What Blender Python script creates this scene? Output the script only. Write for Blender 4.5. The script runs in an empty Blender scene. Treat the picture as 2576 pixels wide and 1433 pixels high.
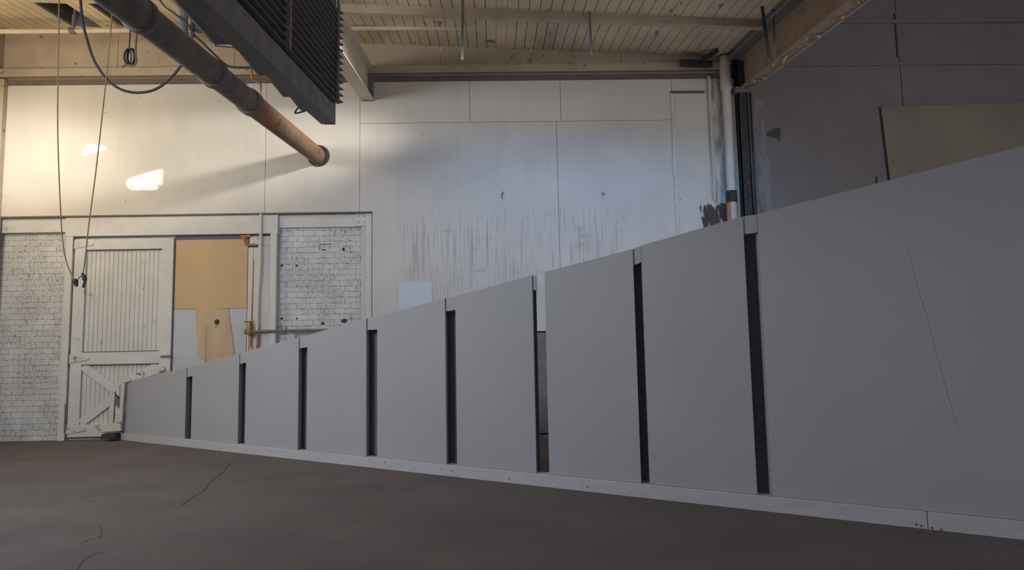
import bpy, bmesh, math, random
from mathutils import Vector, Matrix, geometry
random.seed(7)
sc = bpy.context.scene
R = math.radians
# ------------------------------------------------------------------ camera, world, light
F = 1800.0
CAM = Vector((0, 0, 1.4))
ROT = Matrix.Rotation(-R(1.35), 3, 'Z') @ Matrix.Rotation(R(95.85), 3, 'X') @ Matrix.Rotation(-R(1.1), 3, 'Z')
cd = bpy.data.cameras.new('camera'); cam = bpy.data.objects.new('camera', cd)
sc.collection.objects.link(cam); sc.camera = cam
cam.matrix_world = Matrix.Translation(CAM) @ ROT.to_4x4()
cd.sensor_width = 36; cd.lens = 36 * F / 2576; cd.clip_end = 200
sc.view_settings.view_transform = 'Standard'; sc.view_settings.look = 'None'
sc.view_settings.gamma = 1; sc.view_settings.exposure = 0.0
sc.view_settings.use_curve_mapping = False
sc.cycles.use_denoising = True
sc.cycles.max_bounces = 8

w = bpy.data.worlds.new('world'); sc.world = w; w.use_nodes = True
w.node_tree.nodes['Background'].inputs[0].default_value = (.76, .74, .98, 1)
w.node_tree.nodes['Background'].inputs[1].default_value = 0.33

YW = 14.03          # plane of the back wall
XL = -9.78          # left side wall
def ray(u, v): return ROT @ Vector(((u - 1288) / F, (716.5 - v) / F, -1))
def on(u, v, n, p):
    r = ray(u, v); n = Vector(n); return CAM + r * ((Vector(p) - CAM).dot(n) / r.dot(n))
def W(u, v, y=YW): return on(u, v, (0, 1, 0), (0, y, 0))

def lamp(name, kind, loc, aim, energy, color, **k):
    l = bpy.data.lights.new(name, kind); l.energy = energy; l.color = color
    for a, b in k.items(): setattr(l, a, b)
    o = bpy.data.objects.new(name, l); sc.collection.objects.link(o)
    o.location = loc
    o.rotation_euler = (Vector(aim) - Vector(loc)).to_track_quat('-Z', 'Y').to_euler()
    return o
SUN = Vector((3.2, 2.0, -0.45)).normalized()
sun = lamp('sun', 'SUN', (-20, 0, 10), Vector((-20, 0, 10)) + SUN, 15, (1, .86, .62), angle=R(.9))
# unseen spots and area lamps added to light wall, panels and roof
LIGHTS = {}
LIGHTS['glow'] = lamp('window_glow', 'SPOT', (-5.5, 2.0, 4.6), W(-20, 385), 1000, (1, 1, 1), spot_size=R(30), spot_blend=1.0, shadow_soft_size=.3)  # added spot for the warm glow at the wall's left end
LIGHTS['glow'].scale = (1.0, .40, 1)
LIGHTS['band'] = lamp('added_band_spot', 'SPOT', (1.4, 9.6, 6.4), W(330, 415), 1000, (1, 1, 1), spot_size=R(62), spot_blend=1.0, shadow_soft_size=.24)  # added spot throwing the warm band and the duct's shadow
LIGHTS['band'].scale = (1.0, .32, 1)
LIGHTS['rake'] = lamp('added_rake_light', 'AREA', (XL + .25, 11.2, 5.5), (-5.5, 13.9, 5.6), 100, (1, 1, 1), shape='RECTANGLE', size=1.6, size_y=1.2)  # added area lamp raking the wall; no window is built here
LIGHTS['cool'] = lamp('added_roof_light', 'AREA', (2.0, 7.9, 8.9), (1.9, 14, 4.6), 100, (1, 1, 1), shape='RECTANGLE', size=3.0, size_y=.9)  # added area lamp above the roof opening for cool wall light
LIGHTS['coolband'] = lamp('added_cool_spot', 'SPOT', (2.2, 1.0, 4.6), W(1420, 470), 1000, (1, 1, 1), spot_size=R(56), spot_blend=1.0, shadow_soft_size=.5)  # added spot for the cool band across the middle of the wall
LIGHTS['coolband'].scale = (1.0, .38, 1)
LIGHTS['side'] = lamp('added_side_fill', 'AREA', (-7.5, 4.5, 5.0), (-3.0, 10.5, 1.8), 100, (1, 1, 1), shape='RECTANGLE', size=4.0, size_y=2.0)  # added cool fill from the left for the panels
LIGHTS['bay'] = lamp('added_bay_fill', 'AREA', (10.5, 5.0, 4.0), (8, 14, 6.5), 100, (1, 1, 1), shape='RECTANGLE', size=3.0, size_y=2.0)  # added fill for the dim right bay
LIGHTS['up'] = lamp('added_up_fill', 'AREA', (3.6, 11.3, .25), (3.6, 11.31, 8), 100, (1, 1, 1), shape='RECTANGLE', size=7.0, size_y=2.0)  # unseen lamp added behind the panels to brighten the roof
LIGHTS['front'] = lamp('added_front_fill', 'AREA', (7.5, -3.0, 3.2), (-3, 10, 1.2), 100, (1, 1, 1), shape='RECTANGLE', size=2.5, size_y=2.0)  # added fill from the front right for the panel ends
for _n, _e, _c in (('front', 110, (.80, .88, 1)), ('glow', 3700, (.92, .94, .90)), ('band', 2000, (1, .95, .86)), ('rake', 112, (1, .76, .40)), ('cool', 215, (.22, .50, 1)),
                   ('coolband', 420, (.34, .62, 1)), ('side', 375, (.83, .91, 1)), ('bay', 140, (1, .96, .92)), ('up', 44, (.92, .90, 1))):
    LIGHTS[_n].data.energy = _e; LIGHTS[_n].data.color = _c

# ------------------------------------------------------------------ materials
def mat(name, col, rough=.75, var=.06, nscale=3, bump=.02, bscale=60, dirt=None, dcol=(.12, .09, .07), stretch=(1, 1, 1), metal=0, extra=None, spec=.25):
    m = bpy.data.materials.new(name); m.use_nodes = True
    nt = m.node_tree; N = nt.nodes; L = nt.links; b = N['Principled BSDF']
    b.inputs['Roughness'].default_value = rough; b.inputs['Metallic'].default_value = metal
    b.inputs['Specular IOR Level'].default_value = spec
    tc = N.new('ShaderNodeTexCoord'); gm = N.new('ShaderNodeNewGeometry')
    pos = gm.outputs['Position']
    mp = N.new('ShaderNodeMapping'); mp.inputs['Scale'].default_value = stretch; L.new(pos, mp.inputs[0])
    n1 = N.new('ShaderNodeTexNoise'); n1.inputs['Scale'].default_value = nscale; n1.inputs['Detail'].default_value = 6
    L.new(mp.outputs[0], n1.inputs[0])
    r1 = N.new('ShaderNodeMapRange'); r1.inputs[1].default_value = .3; r1.inputs[2].default_value = .7
    r1.inputs[3].default_value = 1 - var; r1.inputs[4].default_value = 1 + var
    L.new(n1.outputs[0], r1.inputs[0])
    mul = N.new('ShaderNodeMix'); mul.data_type = 'RGBA'; mul.blend_type = 'MULTIPLY'; mul.inputs[0].default_value = 1
    mul.inputs[6].default_value = (*col, 1); L.new(r1.outputs[0], mul.inputs[7])
    out = mul.outputs[2]
    if dirt:
        for (sc_, lo, hi, amt, st, c_) in dirt:
            mm = N.new('ShaderNodeMapping'); mm.inputs['Scale'].default_value = st; L.new(pos, mm.inputs[0])
            n2 = N.new('ShaderNodeTexNoise'); n2.inputs['Scale'].default_value = sc_; n2.inputs['Detail'].default_value = 5
            L.new(mm.outputs[0], n2.inputs[0])
            r2 = N.new('ShaderNodeMapRange'); r2.inputs[1].default_value = lo; r2.inputs[2].default_value = hi; r2.inputs[4].default_value = amt
            L.new(n2.outputs[0], r2.inputs[0])
            mx = N.new('ShaderNodeMix'); mx.data_type = 'RGBA'; mx.inputs[7].default_value = (*c_, 1)
            L.new(r2.outputs[0], mx.inputs[0]); L.new(out, mx.inputs[6]); out = mx.outputs[2]
    if extra: out = extra(nt, out, pos, b)
    L.new(out, b.inputs['Base Color'])
    if bump:
        n3 = N.new('ShaderNodeTexNoise'); n3.inputs['Scale'].default_value = bscale; L.new(mp.outputs[0], n3.inputs[0])
        bp = N.new('ShaderNodeBump'); bp.inputs['Strength'].default_value = min(1, bump * 10); bp.inputs['Distance'].default_value = .004
        L.new(n3.outputs[0], bp.inputs['Height'])
        if not b.inputs['Normal'].is_linked: L.new(bp.outputs[0], b.inputs['Normal'])
    return m
SPECK = (9, .70, .74, .7, (1, 1, 1), (.13, .10, .08))
def box_mask(nt, pos, x0, x1, z0, z1, soft=.25):
    """soft box in the wall's own x / z, broken up by noise"""
    N, L = nt.nodes, nt.links
    sx = N.new('ShaderNodeSeparateXYZ'); L.new(pos, sx.inputs[0])
    o = None
    for ax, a, b_ in ((0, x0, x1), (2, z0, z1)):
        for lim, sgn in ((a, 1), (b_, -1)):
            r = N.new('ShaderNodeMapRange'); r.inputs[1].default_value = lim - sgn * soft; r.inputs[2].default_value = lim + sgn * soft
            r.interpolation_type = 'SMOOTHSTEP'
            if sgn < 0:
                r.inputs[1].default_value = lim - soft; r.inputs[2].default_value = lim + soft; r.inputs[3].default_value = 1; r.inputs[4].default_value = 0
            L.new(sx.outputs[ax], r.inputs[0])
            if o is None: o = r.outputs[0]
            else:
                m = N.new('ShaderNodeMath'); m.operation = 'MULTIPLY'; L.new(o, m.inputs[0]); L.new(r.outputs[0], m.inputs[1]); o = m.outputs[0]
    return o
def layer(nt, out, pos, mask, scale, lo, hi, stretch, colr, amt=1.0):
    N, L = nt.nodes, nt.links
    mm = N.new('ShaderNodeMapping'); mm.inputs['Scale'].default_value = stretch; L.new(pos, mm.inputs[0])
    n = N.new('ShaderNodeTexNoise'); n.inputs['Scale'].default_value = scale; n.inputs['Detail'].default_value = 7; L.new(mm.outputs[0], n.inputs[0])
    # the mask lowers the threshold so the edge of the mark is ragged
    a = N.new('ShaderNodeMath'); a.operation = 'MULTIPLY_ADD'; L.new(mask, a.inputs[0]); a.inputs[1].default_value = .5; a.inputs[2].default_value = -.5
    s = N.new('ShaderNodeMath'); s.operation = 'ADD'; L.new(a.outputs[0], s.inputs[0]); L.new(n.outputs[0], s.inputs[1])
    r = N.new('ShaderNodeMapRange'); r.inputs[1].default_value = lo; r.inputs[2].default_value = hi; r.inputs[4].default_value = amt
    L.new(s.outputs[0], r.inputs[0])
    mx = N.new('ShaderNodeMix'); mx.data_type = 'RGBA'; mx.inputs[7].default_value = (*colr, 1)
    L.new(r.outputs[0], mx.inputs[0]); L.new(out, mx.inputs[6]); return mx.outputs[2]
def wall_extra(nt, out, pos, b):
    m = box_mask(nt, pos, -2.2, 3.0, 2.2, 4.7, .5)
    out = layer(nt, out, pos, m, 1.0, .56, .64, (26, 1, .7), (.30, .26, .22), .5)
    out = layer(nt, out, pos, m, 1.0, .58, .63, (60, 1, 1.2), (.26, .22, .19), .5)
    out = layer(nt, out, pos, m, 2.0, .60, .72, (1, 1, 3), (.33, .29, .24), .5)
    m = box_mask(nt, pos, 4.1, 4.75, 3.2, 4.45, .12)                       # soot beside the column foot
    out = layer(nt, out, pos, m, 3.0, .38, .46, (3, 1, .8), (.07, .06, .055), 1)
    m = box_mask(nt, pos, 4.4, 4.9, 4.2, 8, .1)
    out = layer(nt, out, pos, m, 2.0, .40, .7, (5, 1, 1), (.10, .095, .10), .8)
    m = box_mask(nt, pos, 3.7, 4.5, 7.3, 7.8, .15)
    out = layer(nt, out, pos, m, 3.0, .47, .53, (1, 1, 1), (.06, .055, .05), 1)
    return out
def dark_extra(nt, out, pos, b):
    m = box_mask(nt, pos, 5.05, 5.6, 3.6, 6.6, .1)                          # pale paint left between the flaked parts
    out = layer(nt, out, pos, m, 2.0, .45, .5, (4, 1, .9), (.24, .24, .27), .8)
    m = box_mask(nt, pos, 4.7, 5.22, 3.0, 7.2, .12)                          # soot behind and beside the column
    out = layer(nt, out, pos, m, 2.0, .38, .52, (3, 1, .6), (.07, .065, .065), .9)
    m = box_mask(nt, pos, 5.5, 5.9, 5.6, 6.4, .12)
    out = layer(nt, out, pos, m, 3.0, .49, .56, (1, 1, 1), (.05, .045, .045), .8)
    return out
def brick_extra(nt, out, pos, b):
    N, L = nt.nodes, nt.links
    sx = N.new('ShaderNodeSeparateXYZ'); L.new(pos, sx.inputs[0])
    cx = N.new('ShaderNodeCombineXYZ'); L.new(sx.outputs[0], cx.inputs[0]); L.new(sx.outputs[2], cx.inputs[1])
    # wobble
    nz = N.new('ShaderNodeTexNoise'); nz.inputs['Scale'].default_value = 5; L.new(pos, nz.inputs[0])
    va = N.new('ShaderNodeVectorMath'); va.operation = 'MULTIPLY_ADD'; L.new(nz.outputs['Color'], va.inputs[0]); va.inputs[1].default_value = (.07, .035, 0); L.new(cx.outputs[0], va.inputs[2])
    outs = []
    for (bw, bh, ms, sq) in ((.21, .112, .006, .5), (.036, .112, .0075, .37)):
        t = N.new('ShaderNodeTexBrick'); t.inputs['Scale'].default_value = 1; t.inputs['Mortar Size'].default_value = ms
        t.inputs['Mortar Smooth'].default_value = .5; t.inputs['Brick Width'].default_value = bw; t.inputs['Row Height'].default_value = bh
        t.offset = sq; t.squash = 1; L.new(va.outputs[0], t.inputs[0]); outs.append(t.outputs['Fac'])
    n = N.new('ShaderNodeTexNoise'); n.inputs['Scale'].default_value = 3; n.inputs['Detail'].default_value = 8; L.new(pos, n.inputs[0])
    r = N.new('ShaderNodeMapRange'); r.inputs[1].default_value = .40; r.inputs[2].default_value = .56; L.new(n.outputs[0], r.inputs[0])
    m2 = N.new('ShaderNodeMath'); m2.operation = 'MULTIPLY'; L.new(outs[1], m2.inputs[0]); L.new(r.outputs[0], m2.inputs[1])
    mx = N.new('ShaderNodeMath'); mx.operation = 'MAXIMUM'; L.new(m2.outputs[0], mx.inputs[0]); L.new(outs[0], mx.inputs[1])
    n4 = N.new('ShaderNodeTexNoise'); n4.inputs['Scale'].default_value = 22; n4.inputs['Detail'].default_value = 4; L.new(pos, n4.inputs[0])
    r4 = N.new('ShaderNodeMapRange'); r4.inputs[1].default_value = .38; r4.inputs[2].default_value = .60; r4.inputs[4].default_value = .85; L.new(n4.outputs[0], r4.inputs[0])
    m3 = N.new('ShaderNodeMath'); m3.operation = 'MULTIPLY'; L.new(mx.outputs[0], m3.inputs[0]); L.new(r4.outputs[0], m3.inputs[1])
    c = N.new('ShaderNodeMix'); c.data_type = 'RGBA'; c.inputs[7].default_value = (.12, .11, .10, 1); L.new(m3.outputs[0], c.inputs[0]); L.new(out, c.inputs[6])
    inv = N.new('ShaderNodeMath'); inv.operation = 'SUBTRACT'; inv.inputs[0].default_value = 1; L.new(mx.outputs[0], inv.inputs[1])
    bp = N.new('ShaderNodeBump'); bp.inputs['Strength'].default_value = .7; bp.inputs['Distance'].default_value = .012; L.new(inv.outputs[0], bp.inputs['Height']); L.new(bp.outputs[0], b.inputs['Normal'])
    return c.outputs[2]
def floor_extra(nt, out, pos, b):
    return out
FLAKE = (7, .66, .70, .8, (1, 1, 1), (.17, .12, .08))
M = {}
M['wall'] = mat('white_wall_paint', (.60, .565, .51), .6, .05, 1.2, .012, 40, dirt=[(6, .72, .76, .6, (1, 1, 1), (.2, .15, .1)), (1.0, .55, .8, .25, (5, 1, .4), (.40, .37, .33))], extra=wall_extra)
M['upper'] = mat('cream_timber_paint', (.45, .37, .28), .7, .1, 2, .02, 30, dirt=[FLAKE, (1.0, .5, .8, .5, (2, 1, .6), (.33, .22, .14))])
M['darkwall'] = mat('brown_grey_unlit_wall', (.20, .185, .19), .85, .06, 1.5, .03, 30, extra=dark_extra)  # right bay's lack of light put into this darker wall colour
M['brick'] = mat('white_painted_brick', (.63,.62,.60), .85, .06, 2.5, 0, 50, extra=brick_extra)
M['trim'] = mat('white_timber_paint', (.62,.60,.56), .6, .06, 3, .015, 40, dirt=[(5, .68, .73, .55, (1, 1, .6), (.3, .22, .15))])
M['shadowgap'] = mat('dark_shade_and_edge', (.16, .125, .11), .9, .2, 3)  # dark edges, and strips that stand in for shade
M['ceil'] = mat('cream_roof_board_paint', (.64, .53, .38), .75, .12, 1.5, .02, 20, dirt=[(3.2, .66, .69, .8, (1.5, .5, 1), (.20, .15, .11)), (1.0, .45, .70, .6, (.7, .2, 1), (.30, .25, .20))])
M['seam'] = mat('dark_board_seam', (.09, .07, .055), .9)
M['floor'] = mat('brown_concrete', (.15,.13,.125), .85, .12, .9, .02, 12, dirt=[(1.3, .52, .80, .4, (1, 1, 1), (.20, .15, .13)), (2.2, .60, .75, .4, (1, 1, 1), (.13, .115, .11))], spec=.15)
M['crack'] = mat('crack_dark', (.08, .07, .07), .95)  # dark line colour of the floor cracks
M['panel'] = mat('matte_white_panel_paint', (.395, .40, .425), .55, .03, 1.0, .006, 25)
M['greyscratch'] = mat('grey_scratch_line', (.29, .29, .30), .7)
M['plank'] = mat('white_painted_plank', (.50, .50, .52), .55, .07, 6, .012, 30, stretch=(1, 1, 3), dirt=[(9, .70, .74, .4, (1, 1, 1), (.25, .2, .17))])
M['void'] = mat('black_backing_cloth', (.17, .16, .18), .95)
M['duct'] = mat('dark_dusty_duct_paint', (.175, .15, .14), .6, .25, 5, .02, 30, dirt=[(4, .62, .70, .5, (1, 1, 1), (.22, .10, .05))])
M['rust'] = mat('rusty_duct_steel', (.24, .155, .10), .7, .25, 4, .03, 30, dirt=[(3, .50, .62, .8, (1, 1, 1), (.36, .13, .05)), (4, .60, .66, .7, (1, 1, 1), (.10, .07, .055))])
M['collar'] = mat('sooty_collar_metal', (.05,.045,.045), .7, .4, 20, .05, 60)
M['metal'] = mat('dark_painted_steel', (.175, .165, .18), .6, .2, 4, .01, 40)
M['metal3'] = mat('dull_grey_strap', (.15, .14, .15), .7)
M['metal2'] = mat('dusty_brown_steel', (.17, .155, .15), .65, .2, 4, .01, 40)
M['strip'] = mat('worn_steel_edge', (.20,.17,.15), .5, .2, 8)
M['galv'] = mat('galvanised_steel', (.10, .10, .11), .4, .1, 8, metal=.6)
M['beam'] = mat('cream_painted_steel_beam', (.58, .52, .42), .6, .08, 3, .02, 30, dirt=[(6, .68, .72, .8, (1, 1, 1), (.22, .15, .10))])
M['girder'] = mat('flaking_brown_girder_paint', (.36, .27, .20), .7, .15, 2, .03, 25, dirt=[(4, .60, .68, .7, (1, 1, 1), (.17, .15, .15)), SPECK])
M['flake'] = mat('peeling_paint_curl', (.42, .34, .26), .7, .2, 10)
M['cable'] = mat('black_rubber_cable', (.045,.045,.05), .6)
M['rope'] = mat('hemp_rope', (.24, .18, .11), .9, .3, 60)
M['copper'] = mat('orange_copper_pipe', (.50, .20, .09), .5, .15, 10)
M['ply'] = mat('honey_plywood', (.56, .38, .20), .55, .07, 1.5, .01, 30, stretch=(1, 1, .4), dirt=[(1.8, .60, .66, .45, (1, 1, 2), (.50, .45, .38))])
M['ply2'] = mat('pale_scrap_board', (.55, .40, .25), .6, .1, 2, .01, 30, stretch=(2, 1, .5))
M['greyboard'] = mat('pale_grey_board', (.50, .51, .52), .6, .05, 3)
M['patch'] = mat('fresh_grey_white_patch', (.60, .62, .67), .6, .03, 3)
M['tanboard'] = mat('dusky_tan_sheet', (.24,.21,.18), .8, .08, 1)
M['rawwood'] = mat('splintered_orange_wood', (.42, .16, .06), .8, .3, 20)
M['timber'] = mat('scuffed_white_timber', (.60,.56,.50), .7, .1, 6, .03, 30, dirt=[(8, .6, .68, .8, (1, 1, 1), (.16, .11, .09))])
M['brass'] = mat('old_brass_valve', (.35, .24, .11), .45, .2, 20, metal=.4)
M['glass'] = mat('dirty_dark_skylight_glass', (.05, .055, .06), .25, .3, 3, spec=.5)

# ------------------------------------------------------------------ mesh helpers
class MB:
    def __init__(s): s.v = []; s.f = []
    def add(s, vs, fs):
        k = len(s.v); s.v += [Vector(p) for p in vs]; s.f += [tuple(i + k for i in f) for f in fs]; return s
    def box(s, x0, x1, y0, y1, z0, z1):
        x0, x1 = sorted((x0, x1)); y0, y1 = sorted((y0, y1)); z0, z1 = sorted((z0, z1))
        return s.add([(x0, y0, z0), (x1, y0, z0), (x1, y1, z0), (x0, y1, z0), (x0, y0, z1), (x1, y0, z1), (x1, y1, z1), (x0, y1, z1)],
                     [(0, 3, 2, 1), (4, 5, 6, 7), (0, 1, 5, 4), (1, 2, 6, 5), (2, 3, 7, 6), (3, 0, 4, 7)])
    def prism(s, poly, ext):
        poly = [Vector(p) for p in poly]; e = Vector(ext); n = len(poly)
        nrm = Vector((0, 0, 0))
        for i in range(n): nrm += poly[i].cross(poly[(i + 1) % n])
        if nrm.dot(e) > 0: poly = poly[::-1]
        fs = [tuple(range(n)), tuple(range(2 * n - 1, n - 1, -1))] + [(i, i + n, (i + 1) % n + n, (i + 1) % n) for i in range(n)]
        return s.add(poly + [p + e for p in poly], fs)
    def beam(s, a, b, w, h, up=(0, 0, 1)):
        """a rectangular bar from a to b"""
        a, b = Vector(a), Vector(b); d = (b - a).normalized(); x = d.cross(Vector(up)).normalized(); z = x.cross(d)
        q = [x * sx * w / 2 + z * sz * h / 2 for sx, sz in ((-1, -1), (1, -1), (1, 1), (-1, 1))]
        return s.prism([a + p for p in q], b - a)
    def tube(s, pts, r, n=12, cap=True):
        pts = [Vector(p) for p in pts]; rs = r if isinstance(r, (list, tuple)) else [r] * len(pts)
        d0 = (pts[1] - pts[0]).normalized()
        up = Vector((0, 0, 1)) if abs(d0.z) < .9 else Vector((1, 0, 0))
        x = d0.cross(up).normalized(); vs = []
        for i, p in enumerate(pts):
            d = (pts[min(i + 1, len(pts) - 1)] - pts[max(i - 1, 0)]).normalized()
            x = (x - d * x.dot(d)).normalized(); y = d.cross(x)
            vs += [p + (x * math.cos(t * 2 * math.pi / n) + y * math.sin(t * 2 * math.pi / n)) * rs[i] for t in range(n)]
        fs = []
        for i in range(len(pts) - 1):
            for t in range(n):
                a, b = i * n + t, i * n + (t + 1) % n; fs.append((a, b, b + n, a + n))
        if cap: fs += [tuple(range(n))[::-1], tuple(range((len(pts) - 1) * n, len(pts) * n))]
        return s.add(vs, fs)
    def build(s, name, m, parent=None, label=None, cat=None, group=None, kind=None, bevel=0, smooth=False):
        me = bpy.data.meshes.new(name)
        xs = [p.x for p in s.v]; ys = [p.y for p in s.v]; zs = [p.z for p in s.v]
        org = Vector(((min(xs) + max(xs)) / 2, (min(ys) + max(ys)) / 2, min(zs)))
        me.from_pydata([p - org for p in s.v], [], s.f); me.materials.append(m); me.update()
        bm = bmesh.new(); bm.from_mesh(me); bmesh.ops.recalc_face_normals(bm, faces=bm.faces); bm.to_mesh(me); bm.free()
        o = bpy.data.objects.new(name, me); sc.collection.objects.link(o)
        if parent:
            o.parent = parent; pw = Vector(parent['_w']); o.location = org - pw
        else: o.location = org
        o['_w'] = org
        if smooth:
            for p in me.polygons: p.use_smooth = True
            md = o.modifiers.new('edge_split', 'EDGE_SPLIT'); md.split_angle = R(40)
        if bevel:
            md = o.modifiers.new('bevel', 'BEVEL'); md.width = bevel; md.segments = 2; md.limit_method = 'ANGLE'
        tag(o, label, cat, group, kind); return o
def tag(o, label=None, cat=None, group=None, kind=None):
    if label: o['label'] = label
    if cat: o['category'] = cat
    if group: o['group'] = group
    if kind: o['kind'] = kind
def empty(name, loc, label=None, cat=None, group=None, kind=None):
    o = bpy.data.objects.new(name, None); sc.collection.objects.link(o); o.location = loc; o['_w'] = Vector(loc)
    o.empty_display_size = .1; tag(o, label, cat, group, kind); return o
def S(mb, name, m, parent=None, **k): return mb.build(name, m, parent, kind=None if parent else 'structure', **k)
def smoothpath(pts, n=6):
    pts = [Vector(p) for p in pts]; out = []
    for i in range(len(pts) - 1):
        p0 = pts[max(i - 1, 0)]; p1 = pts[i]; p2 = pts[i + 1]; p3 = pts[min(i + 2, len(pts) - 1)]
        for k in range(n):
            t = k / n; out.append(.5 * ((2 * p1) + (p2 - p0) * t + (2 * p0 - 5 * p1 + 4 * p2 - p3) * t * t + (3 * p1 - p0 - 3 * p2 + p3) * t ** 3))
    return out + [pts[-1]]
def X(u, v, y=YW): return W(u, v, y).x
def Z(u, v, y=YW): return W(u, v, y).z

# ------------------------------------------------------------------ roof geometry
TZ = math.tan(R(5.9))
def zc(x, y): return 8.15 - .047 * (x + 9.7) + TZ * (y - YW)      # the underside of the roof boards
RD = Vector((0.0, 1.0, TZ)).normalized()                           # direction along the roof towards the back wall
XC = 4.9                                                           # bay line with column and girder

# floor
S(MB().box(XL - .3, 12, -6, YW + .6, -.2, 0), 'floor', M['floor'])
fl = bpy.data.objects['floor']
def crack(pts, wd):
    P = [on(u, v, (0, 0, 1), (0, 0, 0)) for u, v in pts]; P = smoothpath(P, 4); mb = MB(); vs = []
    for i, p in enumerate(P):
        d = (P[min(i + 1, len(P) - 1)] - P[max(i - 1, 0)]).normalized(); n = Vector((-d.y, d.x, 0)) * wd * random.uniform(.3, 1)
        vs += [p + n + Vector((0, 0, .0015)), p - n + Vector((0, 0, .0015))]
    mb.add(vs, [(2 * i, 2 * i + 1, 2 * i + 3, 2 * i + 2) for i in range(len(P) - 1)])
    mb.build('crack', M['crack'], fl)
crack([(580, 1165), (556, 1192), (530, 1210), (515, 1232), (490, 1247), (458, 1270)], .014)
crack([(265, 1388), (230, 1396), (208, 1412), (192, 1436)], .009)
crack([(205, 1366), (225, 1356), (252, 1350), (256, 1338), (250, 1320)], .006)
crack([(222, 1262), (240, 1257)], .012)

# ---- back wall: cladding in front of brickwork
z_led_t, z_led_b, z_gap = 7.32, 7.12, 7.01
XD = X(936, 535)      # right edge of the recessed door bay
ZB = 4.35             # bottom edge of the cladding over the door bay
x_dark = XC + .05
g = .004
mb = MB()
def sheets(mb, rects, y0=YW, t=.03):
    for (a, b, c, d) in rects: mb.box(a + g, b - g, y0, y0 + t, c + g, d - g)
x672 = X(668, 380); x905 = X(905, 380); x1181 = X(1181, 250); x1410 = X(1410, 250); x1402 = X(1402, 400); x205 = X(205, 350); z306 = Z(1300, 306)
x1697 = X(1697, 400)
sheets(mb, [(XL, x672, ZB, z_gap), (x672, x905, ZB, z_gap), (x905, x1181, z306, z_gap), (x1181, x1410, z306, z_gap), (x1410, x1697, z306, z_gap),
            (x1402, x1697, 0, z306), (x1697, x_dark, 0, z_gap)])
mb.prism([(x905 + g, YW, ZB + g), (XD + g, YW, ZB + g), (XD + g, YW, 0), (x1402 - g, YW, 0), (x1402 - g, YW, z306 - g), (x905 + g, YW, z306 - g)], (0, .03, 0))
S(mb, 'wall_back', M['wall'])
mb = MB()
mb.box(XL, x_dark, YW + .031, YW + .05, ZB + .01, z_gap + .6); mb.box(XD + .01, x_dark, YW + .031, YW + .05, 0, ZB + .01)
S(mb, 'wall_back_lining', M['seam'])
xs_up = [XL, X(297, 130), X(590, 130), X(1108, 140), X(1337, 140), X(1563, 140), x_dark]
mb = MB()
for a, b in zip(xs_up[:-1], xs_up[1:]):
    mb.prism([(a + .004, YW, z_led_t), (b - .004, YW, z_led_t), (b - .004, YW, zc(b, YW) + .15), (a + .004, YW, zc(a, YW) + .15)], (0, .03, 0))
S(mb, 'wall_back_upper', M['upper'])
mb = MB(); mb.box(XL, XC - .15, YW - .10, YW, z_led_b, z_led_t); S(mb, 'trim_1', M['upper'], bevel=.006)
mb = MB(); mb.box(XL, XC - .15, YW - .045, YW, z_led_t, z_led_t + .022); S(mb, 'trim_16', M['shadowgap'])  # dark strip put in as a shadow line above the ledge
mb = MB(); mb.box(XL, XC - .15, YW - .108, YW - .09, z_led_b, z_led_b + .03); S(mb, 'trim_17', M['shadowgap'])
mb = MB(); mb.box(XL, XC - .15, YW - .02, YW, z_gap, z_led_b); S(mb, 'trim_2', M['shadowgap'])  # dark strip put in for the shade under the ledge
# dark right bay
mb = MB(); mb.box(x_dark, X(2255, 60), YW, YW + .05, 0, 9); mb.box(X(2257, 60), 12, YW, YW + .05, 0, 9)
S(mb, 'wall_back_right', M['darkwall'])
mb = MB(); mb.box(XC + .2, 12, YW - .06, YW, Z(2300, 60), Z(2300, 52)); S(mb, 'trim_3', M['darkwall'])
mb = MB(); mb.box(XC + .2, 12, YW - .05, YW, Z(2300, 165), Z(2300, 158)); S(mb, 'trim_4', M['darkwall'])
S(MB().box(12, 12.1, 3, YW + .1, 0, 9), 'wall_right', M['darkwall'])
# brick face of the door bay
YB = YW + .16
S(MB().box(XL, XD, YB, YB + .3, 0, ZB + .2), 'wall_back_brick', M['brick'])
# returns of the recess
S(MB().box(XD - .0, XD + .05, YW + .03, YB, 0, ZB), 'trim_5', M['trim'])
# left side wall with two openings shaped to cast the sun patches
LX = XL
def tol(u, v):
    p = W(u, v); t = (LX - p.x) / SUN.x; q = p + SUN * t; return (q.y, q.z)
hole1 = [tol(u, v) for u, v in [(320, 455), (327, 449), (404, 426), (407, 427), (405, 465), (390, 459), (396, 472), (389, 476), (331, 477), (321, 467)]]
hole2 = [tol(u, v) for u, v in [(218, 363), (251, 365), (265, 369), (265, 376), (209, 392)]]
outer = [(-6, 0), (YW + .2, 0), (YW + .2, 8.6), (-6, 6.5)]
loops = [[Vector((LX, a, b)) for a, b in L_] for L_ in (outer, hole1, hole2)]
tris = geometry.tessellate_polygon(loops)
mb = MB(); mb.add([p for L_ in loops for p in L_], [tuple(t) for t in tris])
S(mb, 'wall_left', M['upper'])
# grey steel mullion at the far left corner
S(MB().box(XL, XL + .12, YW - .12, YW, 0, z_led_b - .02), 'trim_6', M['upper'])

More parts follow.
